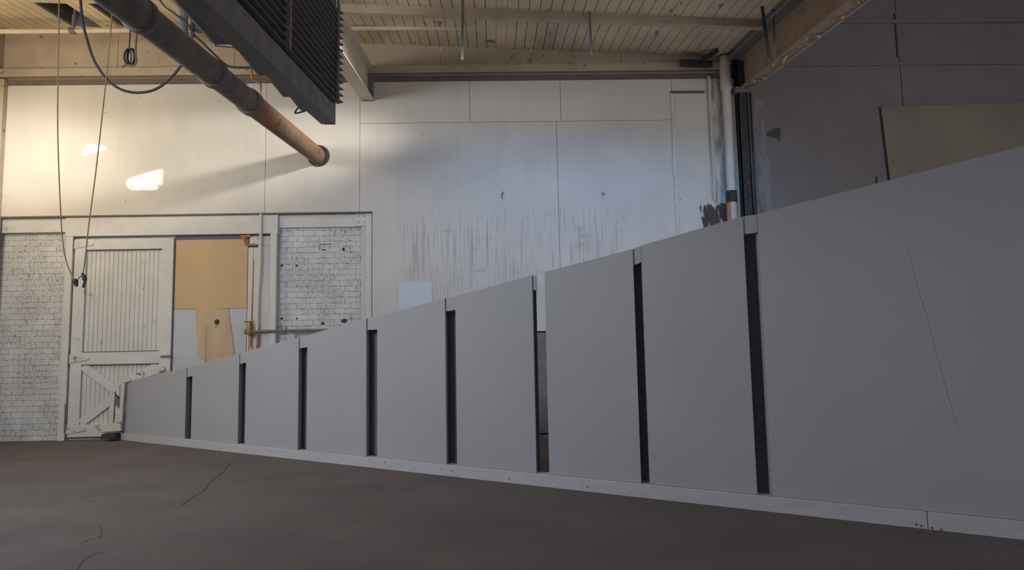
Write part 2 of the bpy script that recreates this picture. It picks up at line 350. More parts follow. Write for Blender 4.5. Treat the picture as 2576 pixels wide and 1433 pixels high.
# ceiling boards (left bay) with openings for two skylights and the added cool lamp
def rp(u, v):      # a pixel on the sloping board plane
    n = Vector((.047, -TZ, 1)); return on(u, v, n, (-9.7, YW, 8.15))
mb = MB()
bw = .19; x = XL; boards = []
sky = []
for L_ in ([(72, 5), (163, 10), (262, 72), (187, 70)], [(222, 9), (300, 11), (395, 72), (312, 71)]):
    q = [rp(*p) for p in L_]; sky.append((q[3].x, q[2].x, (q[0].y + q[1].y) / 2, (q[2].y + q[3].y) / 2))
cool_hole = (.2, 3.9, 8.8, 10.8)  # unseen opening added for the cool lamp, its edge shading the wall top
holes = sky + [cool_hole]
xs = [XL]
while xs[-1] < XC: xs.append(xs[-1] + bw)
for h in holes: xs += [h[0], h[1]]
xs = sorted(set(round(a, 3) for a in xs)); xs = [a for i, a in enumerate(xs) if i == 0 or a - xs[i - 1] > .03 or any(abs(a - h[k]) < .002 for h in holes for k in (0, 1))]
for a, b in zip(xs[:-1], xs[1:]):
    segs = [(-6, YW)]; mid = (a + b) / 2
    for h in holes:
        if h[0] < mid < h[1]: segs = [(p, q) for s0, s1 in segs for p, q in ((s0, min(s1, h[2])), (max(s0, h[3]), s1)) if q - p > .02]
    for s0, s1 in segs:
        gg = .006 if b - a > .1 else 0.0
        P = [(a + gg, s0), (b - gg, s0), (b - gg, s1), (a + gg, s1)]
        mb.prism([(px, py, zc(px, py)) for px, py in P], (0, 0, .03))
S(mb, 'ceiling', M['ceil'])
mb = MB()   # the felt over the boards
def roof_rect(mb, x0, x1, y0, y1, dz, t):
    mb.prism([(x0, y0, zc(x0, y0) + dz), (x1, y0, zc(x1, y0) + dz), (x1, y1, zc(x1, y1) + dz), (x0, y1, zc(x0, y1) + dz)], (0, 0, t))
c = cool_hole; s1, s2 = sky
roof_rect(mb, XL, c[0], -6, min(s1[2], s2[2]), .031, .02)
roof_rect(mb, c[0], c[1], -6, c[2], .031, .02); roof_rect(mb, c[1], XC + .05, -6, YW + .1, .031, .02)
roof_rect(mb, c[0], c[1], c[3], YW + .1, .031, .02)
roof_rect(mb, XL, s1[0], min(s1[2], s2[2]), YW + .1, .031, .02); roof_rect(mb, s1[1], s2[0], min(s1[2], s2[2]), YW + .1, .031, .02)
roof_rect(mb, s2[1], c[0], min(s1[2], s2[2]), YW + .1, .031, .02)
roof_rect(mb, s1[0], s1[1], s1[3], YW + .1, .031, .02); roof_rect(mb, s2[0], s2[1], s2[3], YW + .1, .031, .02)
S(mb, 'ceiling_felt', M['seam'])
# right bay roof: higher boards, in the darkened bay colour
mb = MB()
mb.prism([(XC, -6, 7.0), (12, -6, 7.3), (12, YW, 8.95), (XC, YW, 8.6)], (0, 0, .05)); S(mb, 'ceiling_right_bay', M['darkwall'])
mb = MB(); mb.prism([(XC + .1, -6, zc(XC, -6) - .1), (XC + .1, YW, zc(XC, YW) - .1), (XC + .1, YW, 8.7), (XC + .1, -6, 7.2)], (.05, 0, 0)); S(mb, 'wall_bay_sun_block', M['darkwall'])  # strip added to close the roof step against sun leaks
# curbs of the two dark skylights, glazed above
for i, s_ in enumerate(sky):
    wn = empty('window_%d' % (i + 1), ((s_[0] + s_[1]) / 2, (s_[2] + s_[3]) / 2, zc((s_[0] + s_[1]) / 2, (s_[2] + s_[3]) / 2)), kind='structure')
    mb = MB()
    for (a, b, c_, d) in ((s_[0], s_[0] + .02, s_[2], s_[3]), (s_[1] - .02, s_[1], s_[2], s_[3]), (s_[0], s_[1], s_[2], s_[2] + .02), (s_[0], s_[1], s_[3] - .02, s_[3])):
        roof_rect(mb, a, b, c_, d, .032, .5)
    mb.build('curb', M['metal2'], wn)
    mb = MB(); roof_rect(mb, s_[0], s_[1], s_[2], s_[3], .5, .02); mb.build('pane', M['glass'], wn)
    mb = MB(); xm = s_[0] + (s_[1] - s_[0]) * .3
    roof_rect(mb, xm, xm + .04, s_[2], s_[3], .40, .04); mb.build('glazing_bar', M['galv'], wn)

hx0, hx1, hy0, hy1 = cool_hole; mb = MB()
for (a, b, c_, d, e_) in ((hx0 - .02, hx0, hy0 - 3, hy1, 1.15), (hx1, hx1 + .02, hy0, hy1, .7)): roof_rect(mb, a, b, c_, d, .05, e_)
S(mb, 'window_3', M['metal2'])  # curbs added to keep the sun out of the roof opening
# purlin and conduit pipe under the boards
mb = MB(); y_p = rp(1400, 36).y
mb.prism([(-2.6, y_p - .12, zc(-2.6, y_p) - .16), (XC - .1, y_p - .12, zc(XC - .1, y_p) - .16), (XC - .1, y_p - .12, zc(XC - .1, y_p) - .0), (-2.6, y_p - .12, zc(-2.6, y_p) - .0)], (0, .12, 0))
mb.build('roof_purlin', M['upper'], label='cream painted timber purlin crossing under the right-hand roof boards', cat='beam', bevel=.005)
y_c = 13.0; pc = W(1400, 67, y_c); pz = pc.z
o = MB().tube([(XL + .02, y_c, pz), (XC - .25, y_c, pz)], .045, 10).build('conduit_pipe', M['ceil'], label='long thin cream pipe running level across the room just under the roof', cat='pipe', smooth=True)
for u in (183, 1560, 1712):
    xx = X(u, 67, y_c)
    MB().tube([(xx, y_c, pz - .05), (xx, y_c, zc(xx, y_c))], .02, 8).tube([(xx - .05, y_c, pz), (xx + .05, y_c, pz)], .065, 10).build('hanger', M['metal2'], o, smooth=True)

# ------------------------------------------------------------------ steel beams and column
def ibeam(name, xw, z0, z1, wl, wr, tw, m, y0, y1, **k):
    r = empty(name, (xw, y1, z0), **k)
    def pr(a, b, c_, d):   # a strip x a..b, z c..d at the wall end, running back along the roof slope
        dz = TZ * (y0 - y1)
        return MB().prism([(a, y1, c_), (b, y1, c_), (b, y1, d), (a, y1, d)], (0, y0 - y1, dz))
    pr(xw - tw / 2, xw + tw / 2, z0 + .02, z1 - .02).build('web', m, r)
    pr(xw - wl, xw + wr, z0, z0 + .02).build('bottom_flange', m, r)
    pr(xw - wl, xw + wr, z1 - .02, z1).build('top_flange', m, r)
    return r
xb = X(925, 252); zb0, zb1 = Z(940, 252), Z(940, 173)
lb = ibeam('roof_beam', xb, zb0, zb1, .13, .13, .02, M['beam'], -2, YW - .005, label='cream painted steel beam meeting the back wall beside the dark louvred unit', cat='beam')
MB().box(xb - .1, xb + .12, YW - .04, YW - .005, zb0 - .02, zb1).build('end_plate', M['metal2'], lb)
xg = X(1868, 200); zg0, zg1 = Z(1880, 226), Z(1850, 158)
gb = ibeam('roof_girder', xg, zg0, zg1, .10, .14, .03, M['girder'], -2, YW - .16, label='brown flaking steel girder rising from the corner column to the top edge', cat='beam')
mb = MB(); dz = TZ * (-2 - YW + .16)
mb.prism([(xg - .36, YW - .16, zg1 + .0), (xg - .02, YW - .16, zg1 + .0), (xg - .02, YW - .16, zg1 + .05), (xg - .36, YW - .16, zg1 + .05)], (0, -2 - YW + .16, dz))
mb.build('soffit_plate', M['metal2'], gb)
mb = MB(); a = Vector((xg - .36, YW - .16, zg1 - .01)); mb.tube([a, a + Vector((0, -14, -14 * TZ))], .022, 8); mb.build('edge_pipe', M['strip'], gb, smooth=True)
mb = MB(); a = Vector((xg + .15, YW - .16, zg0 - .02)); mb.tube([a, a + Vector((0, -14, -14 * TZ))], .018, 8); mb.build('lower_pipe', M['flake'], gb, smooth=True)
mb = MB()
for k in range(46):
    t = random.random() ** 1.6 * 5.2; p = Vector((xg - .10 + random.uniform(-.01, .2), YW - .2 - t, zg0 - TZ * t - .005)); s_ = random.uniform(.02, .065)
    q = [p + Vector((random.uniform(-1, 1) * s_, random.uniform(-1, 1) * s_ * 1.4, -random.random() * s_ * 1.6)) for _ in range(4)]
    mb.add(q, [(0, 1, 2), (0, 2, 3), (0, 3, 1), (1, 3, 2)])
mb.build('peeling_paint', M['flake'], gb, kind='stuff')
cl = empty('corner_column', (XC, YW - .15, 0), label='dark sooty steel column in the far right corner under the brown girder', cat='column')
xp0, xp1 = X(1852, 300), X(1876, 300)
mb = MB(); mb.box(xp0, xp1, YW - .16, YW - .14, 0, zg1); mb.box(xp0, xp0 + .02, YW - .16, YW, 0, zg1); mb.box(xp1 - .02, xp1, YW - .16, YW, 0, zg1); mb.box(xp0, xp1, YW - .02, YW - .0, 0, zg1)
mb.build('shaft', M['collar'], cl)
MB().box(xp0 - .06, xp1 + .0, YW - .22, YW, zg0 - .12, zg0 - .01).build('cap_plate', M['metal'], cl, bevel=.01)
xq = X(1828, 350)
dp = empty('drain_pipe', (xq, YW - .12, 0), label='thick pale vertical pipe with a charred joint left of the corner column', cat='pipe')
MB().tube([(xq, YW - .12, Z(1840, 485)), (xq, YW - .12, Z(1828, 232))], .085, 16).build('upper_length', M['trim'], dp, smooth=True)
MB().tube([(xq, YW - .12, Z(1840, 512)), (xq, YW - .12, Z(1840, 484))], .105, 14).build('joint', M['collar'], dp, smooth=True)
MB().tube([(xq, YW - .12, 0), (xq, YW - .12, Z(1840, 512))], .085, 16).build('lower_length', M['greyboard'], dp, smooth=True)
MB().tube([(xq, YW - .12, Z(1828, 232)), (xq, YW - .12, Z(1828, 150))], .11, 16).build('hopper', M['beam'], dp, smooth=True)
MB().box(xq - .12, xq - .06, YW - .20, YW - .13, 2.0, Z(1832, 515)).build('splint', M['copper'], dp)
# thin pipes beside the column
xa = X(1789, 350); MB().tube([(xa, YW - .04, Z(1797, 505)), (xa, YW - .04, z_gap + .03)], .028, 10).build('wall_conduit', M['beam'], label='thin cream conduit running down the back wall left of the corner column', cat='pipe', smooth=True)
xa = X(1896, 380)
rc = empty('sleeved_conduit', (xa, YW - .05, 0), label='thin grey conduit entering a wider sleeve right of the corner column', cat='pipe')
MB().tube([(xa, YW - .05, Z(1888, 510)), (xa, YW - .05, Z(1874, 235))], .026, 10).build('conduit', M['strip'], rc, smooth=True)
MB().tube([(xa, YW - .08, 1.5), (xa, YW - .08, Z(1889, 512))], .05, 12).build('sleeve', M['metal2'], rc, smooth=True)
# charred timber at the ceiling corner
mb = MB(); p = W(1745, 150, YW - .3); mb.beam(W(1712, 158, YW - .25), W(1790, 162, YW - .15), .12, .12).beam(W(1765, 150, YW - .3), W(1806, 126, YW - .5), .09, .07)
mb.build('charred_timber', M['collar'], label='charred broken timber end under the roof in the right corner', cat='timber', bevel=.01)

# framed wall panel left of the column
fp = empty('cover_frame', (X(1740, 400), YW, Z(1740, 600)), label='tall wall panel edged with flaking strips left of the corner column', cat='frame')
x0 = X(1697, 400); zt = Z(1735, 235); mb = MB(); n = 40; z0 = Z(1700, 640)
for i in range(n):
    a = z0 + (zt - z0) * i / n; b = z0 + (zt - z0) * (i + 1) / n; wv = random.uniform(.018, .034) + (.02 if 19 < i < 24 else 0)
    mb.box(x0 - wv, x0 + wv * random.uniform(.5, 1), YW - .03, YW, a, b)
mb.build('side_strip', M['trim'], fp)
MB().box(x0 + .002, x0 + .014, YW - .012, YW, z0, zt).build('shadow_gap', M['shadowgap'], fp)
MB().box(x0 - .03, xa - .95, YW - .03, YW, zt, zt + .05).build('top_strip', M['shadowgap'], fp)

# ------------------------------------------------------------------ door bay
def wb(mb, u0, u1, v0, v1, y0, y1, vr=None, ur=None):
    vr = (v0 + v1) / 2 if vr is None else vr; ur = (u0 + u1) / 2 if ur is None else ur
    return mb.box(X(u0, vr), X(u1, vr), y0, y1, Z(ur, v0), Z(ur, v1))
YD = YW + .10
mb = MB(); mb.box(XL, XD, YW - .02, YW + .16, ZB - .03, ZB); S(mb, 'trim_7', M['shadowgap'])  # dark strip standing for the shade line under the cladding
mb = MB(); mb.box(XL, X(163, 570), YW + .06, YB, Z(80, 583), ZB - .03); S(mb, 'trim_8', M['trim'])
zh0, zh1 = Z(430, 590), ZB - .03
mb = MB(); mb.box(X(163, 570), X(698, 565), YW + .02, YB, zh0, zh1); S(mb, 'trim_9', M['trim'], bevel=.004)
mb = MB(); mb.box(X(698, 560), X(908, 560), YW + .08, YB, Z(800, 569), ZB - .03); S(mb, 'trim_10', M['trim'])
mb = MB(); mb.box(X(164, 600), X(181, 600), YW + .03, YB, 0, zh0); S(mb, 'trim_11', M['trim'], bevel=.003)          # left jamb
mb = MB(); mb.box(X(678, 650), X(694, 650), YW + .03, YB, 0, zh0); S(mb, 'trim_12', M['trim'], bevel=.003)         # right jamb
mb = MB(); mb.box(X(907, 650), X(919, 650), YW + .09, YB, 0, ZB - .03); S(mb, 'trim_13', M['wall'])
mb = MB(); mb.box(X(919, 650), X(934, 650), YW + .04, YB, 0, ZB - .03); S(mb, 'trim_14', M['trim'])
bp_ = empty('bolted_plate', (X(907, 550), YW + .07, Z(907, 567)), label='small white steel plate with four round bolts at the top right of the brick bay', cat='plate')
mb = MB(); wb(mb, 892, 921, 535, 566, YW + .055, YW + .08); mb.build('plate', M['trim'], bp_, bevel=.002)
for (u, v) in ((900, 541), (915, 541), (900, 557), (915, 557)):
    p = W(u, v); MB().tube([(p.x, YW + .055, p.z), (p.x, YW + .035, p.z)], [.026, .02], 8).build('bolt', M['greyboard'], bp_, smooth=True)

# left leaf
dl, dr = X(184, 600), X(433, 600); zt = Z(300, 598); zb = .06
def bead(mb, x0, x1, z0, z1, y, pitch=.085):
    n = max(1, round((x1 - x0) / pitch)); p = (x1 - x0) / n
    for i in range(n): mb.box(x0 + p * i + .006, x0 + p * (i + 1) - .006, y, y + .02, z0, z1)
    mb.box(x0, x1, y + .014, y + .02, z0, z1)
d1 = empty('door_1', ((dl + dr) / 2, YD, 0), kind='structure')
sw = .22
mb = MB(); mb.box(dl, dl + sw, YD - .03, YD + .03, zb, zt); mb.build('stile', M['trim'], d1, bevel=.005)
mb = MB(); mb.box(dr - sw, dr, YD - .03, YD + .03, zb, zt); mb.build('stile', M['trim'], d1, bevel=.005)
zm1, zm0 = Z(300, 884), Z(300, 915); zt0 = Z(300, 625); zbt = Z(290, 1066)
MB().box(dl + sw, dr - sw, YD - .026, YD + .03, zt0, zt).build('top_rail', M['trim'], d1, bevel=.004)
MB().box(dl + sw, dr - sw, YD - .026, YD + .03, zm0, zm1).build('middle_rail', M['trim'], d1, bevel=.004)
MB().box(dl + sw, dr - sw, YD - .026, YD + .03, zb, zbt).build('bottom_rail', M['trim'], d1, bevel=.004)
mb = MB(); bead(mb, dl + sw, dr - sw, zm1, zt0, YD + .02); mb.build('upper_panel', M['trim'], d1)
mb = MB(); bead(mb, dl + sw, dr - sw, zbt, zm0, YD + .02); mb.build('lower_panel', M['trim'], d1)
cx_, cz_ = (dl + dr) / 2, (zbt + zm0) / 2; hw, hh = (dr - dl) / 2 - sw, (zm0 - zbt) / 2
for (sx, sz) in ((-1, 1), (1, 1), (-1, -1), (1, -1)):
    mb = MB(); mb.beam((cx_, YD + (.0 if sx * sz < 0 else .004), cz_), (cx_ + sx * (hw + .02), YD + (.0 if sx * sz < 0 else .004), cz_ + sz * (hh + .01)), .045, .17, up=(0, 1, 0))
    # the bar's broad side faces the room
    mb = MB(); a = Vector((cx_, YD, cz_)); b = Vector((cx_ + sx * (hw - .02), YD, cz_ + sz * (hh - .02))); d = (b - a).normalized(); nn = Vector((-d.z, 0, d.x)) * .08
    mb.prism([a + nn, b + nn, b - nn, a - nn], (0, .02, 0)); mb.v = [p + Vector((0, -.02, 0)) for p in mb.v]; mb.build('brace', M['trim'], d1, bevel=.003)
mb = MB().box(dl + sw, dr - sw, YD - .03, YD + .01, zt0 - .014, zt0).box(dl + sw, dr - sw, YD - .034, YD + .01, zm1, zm1 + .012).box(dl + sw, dr - sw, YD - .034, YD + .01, zm0 - .012, zm0)
mb.build('moulding', M['shadowgap'], d1)
for v in (613, 902, 1081):
    z = Z(200, v); h = MB(); h.prism([(dl - .02, YD - .045, z - .09), (dl + .36, YD - .045, z - .02), (dl + .36, YD - .045, z + .02), (dl - .02, YD - .045, z + .09)], (0, .014, 0))
    hh_ = h.build('strap_hinge', M['timber'], d1, bevel=.002)
    MB().tube([(dl - .03, YD - .045, z - .17), (dl - .03, YD - .045, z + .17)], .022, 8).build('knuckle', M['strip'], hh_, smooth=True)
MB().box(dr - .18, dr + .02, YD - .05, YD - .03, Z(410, 899), Z(410, 893)).build('latch', M['strip'], d1)
MB().tube([(dl - .03, YD - .06, .15), (dl - .03, YD - .06, Z(150, 1015))], .014, 8).build('bolt_rod', M['metal'], d1, smooth=True)

# right half: opening filled with sheets, leaf remains
ol, orr = X(434, 680), X(617, 680)
S(MB().box(ol - .02, X(692, 650), YB - .03, YB, 0, zh0), 'trim_15', M['void'])
p1 = MB().box(ol, orr, YD + .015, YD + .03, Z(520, 775), Z(520, 600)).build('plywood_sheet', M['ply'], label='large honey coloured plywood sheet filling the upper door opening', cat='board', bevel=.002)
mb = MB().box(ol, orr, YD + .02, YD + .035, .02, Z(520, 776)); mb.build('grey_board', M['greyboard'], label='pale grey board filling the door opening below the plywood sheet', cat='board')
mb = MB(); P = [W(u, v, YD) for u, v in ((491, 776), (574, 776), (590, 893), (596, 935), (523, 935), (519, 906), (499, 898))]
tb = mb.prism([(p.x, YD + .0, p.z) for p in P], (0, .018, 0)).build('scrap_board', M['ply2'], label='tapered tan scrap board with a dark hole, nailed over the pale grey board', cat='board', bevel=.002)
p = W(546, 809, YD); mb = MB(); mb.tube([(p.x, YD - .004, p.z), (p.x, YD + .002, p.z)], .05, 14); mb.box(p.x - .02, p.x - .012, YD - .004, YD + .001, p.z - .13, p.z); mb.box(p.x + .012, p.x + .02, YD - .004, YD + .001, p.z - .10, p.z)
mb.build('hole', M['collar'], tb)
mb = MB(); a = W(519, 820, YD); mb.box(a.x, a.x + .006, YD - .003, YD + .001, Z(519, 935), a.z); mb.build('split', M['shadowgap'], tb)
d2 = empty('door_2', (X(650, 700), YD, 0), kind='structure')
r0, r1 = X(618, 700), X(655, 700)
mb = MB(); bead(mb, r0, X(645, 700), .05, Z(630, 620), YD + .01, .10); mb.build('beaded_strip', M['trim'], d2)
MB().box(X(645, 700), X(676, 640), YD - .02, YD + .03, .05, Z(660, 592)).build('stile', M['trim'], d2, bevel=.004)
MB().box(X(624, 610), X(645, 610), YD - .005, YD + .03, Z(640, 614), Z(640, 592)).build('top_rail', M['trim'], d2)
mb = MB(); a = X(628, 760); mb.prism([(a + .02, YD - .0, Z(631, 652)), (a + .03, YD - .0, Z(631, 652)), (a + .02, YD - .0, Z(627, 872)), (a - .01, YD, Z(627, 872))], (0, .012, 0)); mb.build('split', M['rawwood'], d2)
mb = MB(); P = [W(u, v, YD) for u, v in ((603, 592), (628, 590), (636, 594), (618, 600), (621, 612), (640, 614), (647, 619), (618, 618), (613, 604))]
mb.prism([(p.x, YD - .03, p.z) for p in P], (0, .03, 0)); mb.build('splintered_edge', M['rawwood'], d2)
z = Z(660, 607); mb = MB(); mb.prism([(X(677, 607), YD - .04, z - .09), (X(677, 607), YD - .04, z + .09), (X(632, 607), YD - .04, z + .02), (X(632, 607), YD - .04, z - .02)], (0, .014, 0)); mb.build('strap_hinge', M['trim'], d2, bevel=.002)
# pipes over it
pv = empty('gas_pipe', (X(655, 700), YW - .02, Z(640, 900)), label='thin cream pipe dropping past the right door leaf to a brass valve', cat='pipe')
xa = X(655, 620); yv = YW + .0
zz = Z(640, 833)
MB().tube(smoothpath([(xa, yv, ZB - .02), (xa, yv, Z(655, 660)), (xa - .03, yv + .01, Z(652, 740)), (xa - .04, yv + .01, zz)]), .03, 10).build('drop', M['trim'], pv, smooth=True)
xv = X(627, 830)
MB().tube([(xv - .05, yv, zz), (X(840, 830), yv, zz)], .028, 10).build('branch', M['strip'], pv, smooth=True)
mb = MB().tube([(xv, yv - .01, zz - .07), (xv, yv - .01, zz - .05), (xv, yv - .01, zz + .10), (xv, yv - .01, zz + .18)], [.045, .055, .05, .025], 10)
vv = mb.build('valve', M['brass'], pv, smooth=True)
MB().tube([(xv - .10, yv - .01, zz + .19), (xv + .10, yv - .01, zz + .19)], .014, 8).build('lever', M['rust'], vv, smooth=True)
MB().tube([(xv - .08, yv, zz), (xv - .04, yv, zz)], .05, 10).build('end_cap', M['rust'], pv, smooth=True)
MB().tube([(xv, yv, .3), (xv, yv, zz - .06)], .013, 8).build('riser', M['copper'], pv, smooth=True)
xt = X(707, 820); MB().tube([(xt, yv, zz), (xt, yv, zz + .13)], .024, 8).build('stub', M['brass'], pv, smooth=True)
MB().box(X(645, 860), X(650, 860), yv, yv + .03, Z(645, 885), Z(645, 836)).build('bracket', M['rust'], pv)
p = W(733, 848, YB); mb = MB().tube([(p.x, YB - .05, p.z), (p.x, YB, p.z)], .085, 18); mb.build('junction_disc', M['trim'], label='round white cover on the brick just below the horizontal pipe', cat='cover', smooth=True, bevel=.01)

# marks in the brick bay: small square pockets
def pocket(u, v, w_, h_, i):
    p = W(u, v, YB); mb = MB(); mb.prism([(p.x + w_ * .6 * random.uniform(.55, 1) * math.cos(t), YB - .004, p.z + h_ * .6 * random.uniform(.5, 1) * math.sin(t)) for t in [k * math.pi / 4 for k in range(8)]], (0, .014, 0)); mb.build('brick_pocket', M['collar'], bpy.data.objects['wall_back_brick'])
for i, a in enumerate(((709, 668, .06, .05), (747, 668, .05, .05), (709, 801, .07, .06), (747, 801, .05, .04), (814, 628, .12, .03), (864, 627, .07, .07), (812, 813, .09, .07), (866, 807, .12, .10), (82, 650, .02, .02), (145, 705, .03, .03))): pocket(*a, i)
o = MB(); p = W(812, 618, YB); o.box(X(799, 620), X(829, 620), YB - .008, YB, Z(812, 612), Z(812, 610)); o.box(X(799, 620), X(800, 620), YB - .008, YB, Z(812, 625), Z(812, 612)); o.build('brick_groove', M['shadowgap'], bpy.data.objects['wall_back_brick'])

# things fixed to the white wall
mb = MB(); mb.box(X(1003, 745), X(1087, 745), YW - .012, YW, Z(1045, 800), Z(1045, 709)); mb.build('patch_board', M['patch'], label='small bluish white patch board low on the back wall', cat='board', bevel=.002)
for (u, v, L_) in ((1264, 488, .10), (1517, 488, .04)):
    p = W(u, v); hk = MB(); hk.tube([(p.x, YW, p.z + .03), (p.x - .01, YW - .04, p.z), (p.x, YW - .03, p.z - L_)], .009, 6); hk.tube([(p.x + .02, YW - .01, p.z + L_ / 2), (p.x, YW - .03, p.z - .02)], .007, 6)
    hk.build('wall_hook', M['metal'], label='bent dark wall hook, %s' % ('larger and nearer the middle of the back wall' if L_ > .05 else 'tiny one right of the larger hook'), cat='hook', group='wall hooks on the back wall', smooth=True)
# tan sheet high on the dark wall
P = [W(u, v, YW - .08) for u, v in ((2217, 268), (2600, 257), (2600, 470), (2242, 470))]
mb = MB(); mb.prism(P, (0, .03, 0)); mb.build('tan_sheet', M['tanboard'], label='large dull tan sheet leaning on the dark wall above the tallest panel', cat='board', bevel=.004)
P = [W(u, v, YW - .06) for u, v in ((2208, 443), (2232, 440), (2232, 480), (2208, 480))]
MB().prism(P, (0, .05, 0)).build('dark_block', M['metal'], label='small dark block at the lower left corner of the tan sheet', cat='block', bevel=.004)
# thin surface conduit on dark wall
xa = X(2253, 70); MB().tube([(xa, YW - .03, Z(2255, 146)), (xa, YW - .03, 8.35)], .02, 8).build('drop_conduit', M['metal2'], label='thin dark conduit dropping down the dark wall above the tan sheet', cat='pipe', smooth=True)

# ------------------------------------------------------------------ the row of white panels
A = Vector((-7.32, 14.1, 0)); D = (Vector((3.85, 5.33, 0)) - A).normalized(); NRM = Vector((D.y, -D.x, 0))   # NRM faces the camera side
if NRM.dot(CAM - A) < 0: NRM = -NRM
A = A + D * .14
E_ = ROT @ Vector(((1450 - 1288) / F, 0, -1)); E_.z = 0; E_.normalize()      # the ends of the panels are cut along this line
BH = .135
t1 = (on(2335, 1335, NRM, A) - A).dot(D); t2 = 15.4; tb0 = .14
zB = Vector((0, 0, BH))
def along(t, back=0, z=0): return A + D * t - NRM * back + Vector((0, 0, z))
for i, (a, b, lab) in enumerate(((0, t1 - .002, 'long white base plank under the row of panels, ending at the far door'), (t1 + .002, t2, 'short near end of the white base plank under the tallest panel'))):
    mb = MB(); q = []
    mb.prism([along(a), along(b), along(b, .18), along(a, .18)] if i else [along(a), along(b), along(b, .18), along(a + .0, .08)], zB)
    pl = mb.build('base_plank', M['plank'], label=lab, cat='plank', bevel=.006)
    scr = ((2305, 1318), (2318, 1322)) if i == 0 else ((2345, 1327), (2368, 1331))
    if i == 0: scr = scr + ((552, 1128), (968, 1162), (1111, 1180), (1136, 1183), (1280, 1203), (1478, 1224))
    for (u, v) in scr:
        p = on(u, v, NRM, A); MB().tube([p, p + NRM * .003], .009, 8).build('screw', M['shadowgap'], pl)
PF = .035
AP = A - NRM * PF
def pp(u, v): return on(u, v, NRM, AP)
def tt(u, v): return (pp(u, v) - AP).dot(D)
TH = .16
spec = [  # uLtop vLtop uRtop vRtop uLbot uRbot vbot
    (315, 962, 470, 924, 306, 464, 1098), (484, 920, 602, 889, 480, 598, 1107), (618, 884, 751, 848, 616, 750, 1120), (772, 843, 921, 799, 771, 922, 1136),
    (948, 796, 1120, 749, 949, 1123, 1155), (1145, 744, 1338, 692, 1150, 1350, 1175), (1369, 684, 1590, 626, 1383, 1615, 1200), (1612, 617, 1862, 545, 1638, 1912, 1224), (1908, 537, 2640, 351, 1946, 2700, 1290)]
ranks = ['shortest white panel of the row, at the broken door end', 'second shortest white panel, next to the smallest one', 'third shortest white panel, below the brass valve pipe',
         'fourth white panel from the door, its top under the brick bay', 'fifth white panel from the door, below the square wall patch', 'sixth white panel from the door, left of the widest see-through gap',
         'white panel just right of the see-through gap in the row', 'second tallest white panel, left of the largest one', 'tallest and widest white panel at the right edge with a long scratch']
PT = []
for s_ in spec:
    tl = (tt(s_[0], s_[1]) + tt(s_[4], s_[6])) / 2; tr = (tt(s_[2], s_[3]) + tt(s_[5], s_[6])) / 2
    PT.append([tl, pp(s_[0], s_[1]).z, tr, pp(s_[2], s_[3]).z])
print('panels', [[round(a, 2) for a in q] for q in PT])
EXT = E_ * TH
for i, (tl, zl, tr, zr) in enumerate(PT):
    root = empty('white_panel', AP + D * tl + zB, label=ranks[i], cat='panel', group='white panels in the slanting row')
    P0, P1 = AP + D * tl, AP + D * tr
    up = lambda z: Vector((0, 0, z))
    f = MB(); f.prism([P0 + up(BH), P1 + up(BH), P1 + up(zr), P0 + up(zl)], EXT); f.build('board', M['panel'], root, bevel=.006)
    nxt = PT[i + 1] if i + 1 < len(PT) else None
    if nxt:
        gap_t = nxt[0]; zz2 = nxt[1]
        full = i != 5
        gt = gap_t if full else tr + (gap_t - tr) * .28
        sb = .02
        # upper cross rail between this panel and the next, set back a little
        a, b = P1 + E_ * sb + D * .002, AP + D * (gt - .002 * full) + E_ * sb
        hgt = .17
        za, zb_ = zr + .004, (zz2 if full else zr) - .002
        MB().prism([a + up(za - hgt), b + up(zb_ - hgt), b + up(zb_), a + up(za)], E_ * (TH - sb)).build('top_rail', M['panel'], root, bevel=.003)
    # black cloth closing the frame behind
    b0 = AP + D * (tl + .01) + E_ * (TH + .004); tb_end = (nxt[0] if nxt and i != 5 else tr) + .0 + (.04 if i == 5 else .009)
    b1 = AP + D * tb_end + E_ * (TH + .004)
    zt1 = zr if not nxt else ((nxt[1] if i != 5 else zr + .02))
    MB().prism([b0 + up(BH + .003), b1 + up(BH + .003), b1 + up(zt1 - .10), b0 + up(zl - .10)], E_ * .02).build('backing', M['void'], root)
    if i == 8:
        sP = [pp(u, v) + NRM * .0015 for u, v in ((2285, 625), (2306, 715), (2330, 790), (2345, 850), (2362, 910), (2395, 1030), (2412, 1085))]
        mb = MB(); vs = []
        for k, p in enumerate(sP): wdt = .0016 if 0 < k < 6 else .0005; vs += [p - D * wdt, p + D * wdt]
        mb.add(vs, [(2 * k, 2 * k + 1, 2 * k + 3, 2 * k + 2) for k in range(6)]); mb.build('scratch', M['greyscratch'], root)
# low dark cabinet seen through the gap, with a pale top edge
cbx = on(1376, 835, (0, 1, 0), (0, YW - .7, 0)); cz = cbx.z
cb = empty('tall_cabinet', (cbx.x, YW - .35, 0), label='dark cabinet with a pale top edge seen through the gap in the white panels', cat='cabinet')
MB().box(cbx.x - 1.3, cbx.x + 1.6, YW - .68, YW - .02, 0.02, cz).build('body', M['metal2'], cb, bevel=.01)
MB().box(cbx.x - 1.35, cbx.x + 1.65, YW - .72, YW - .01, cz + .02, cz + .11).build('top', M['greyboard'], cb, bevel=.005)

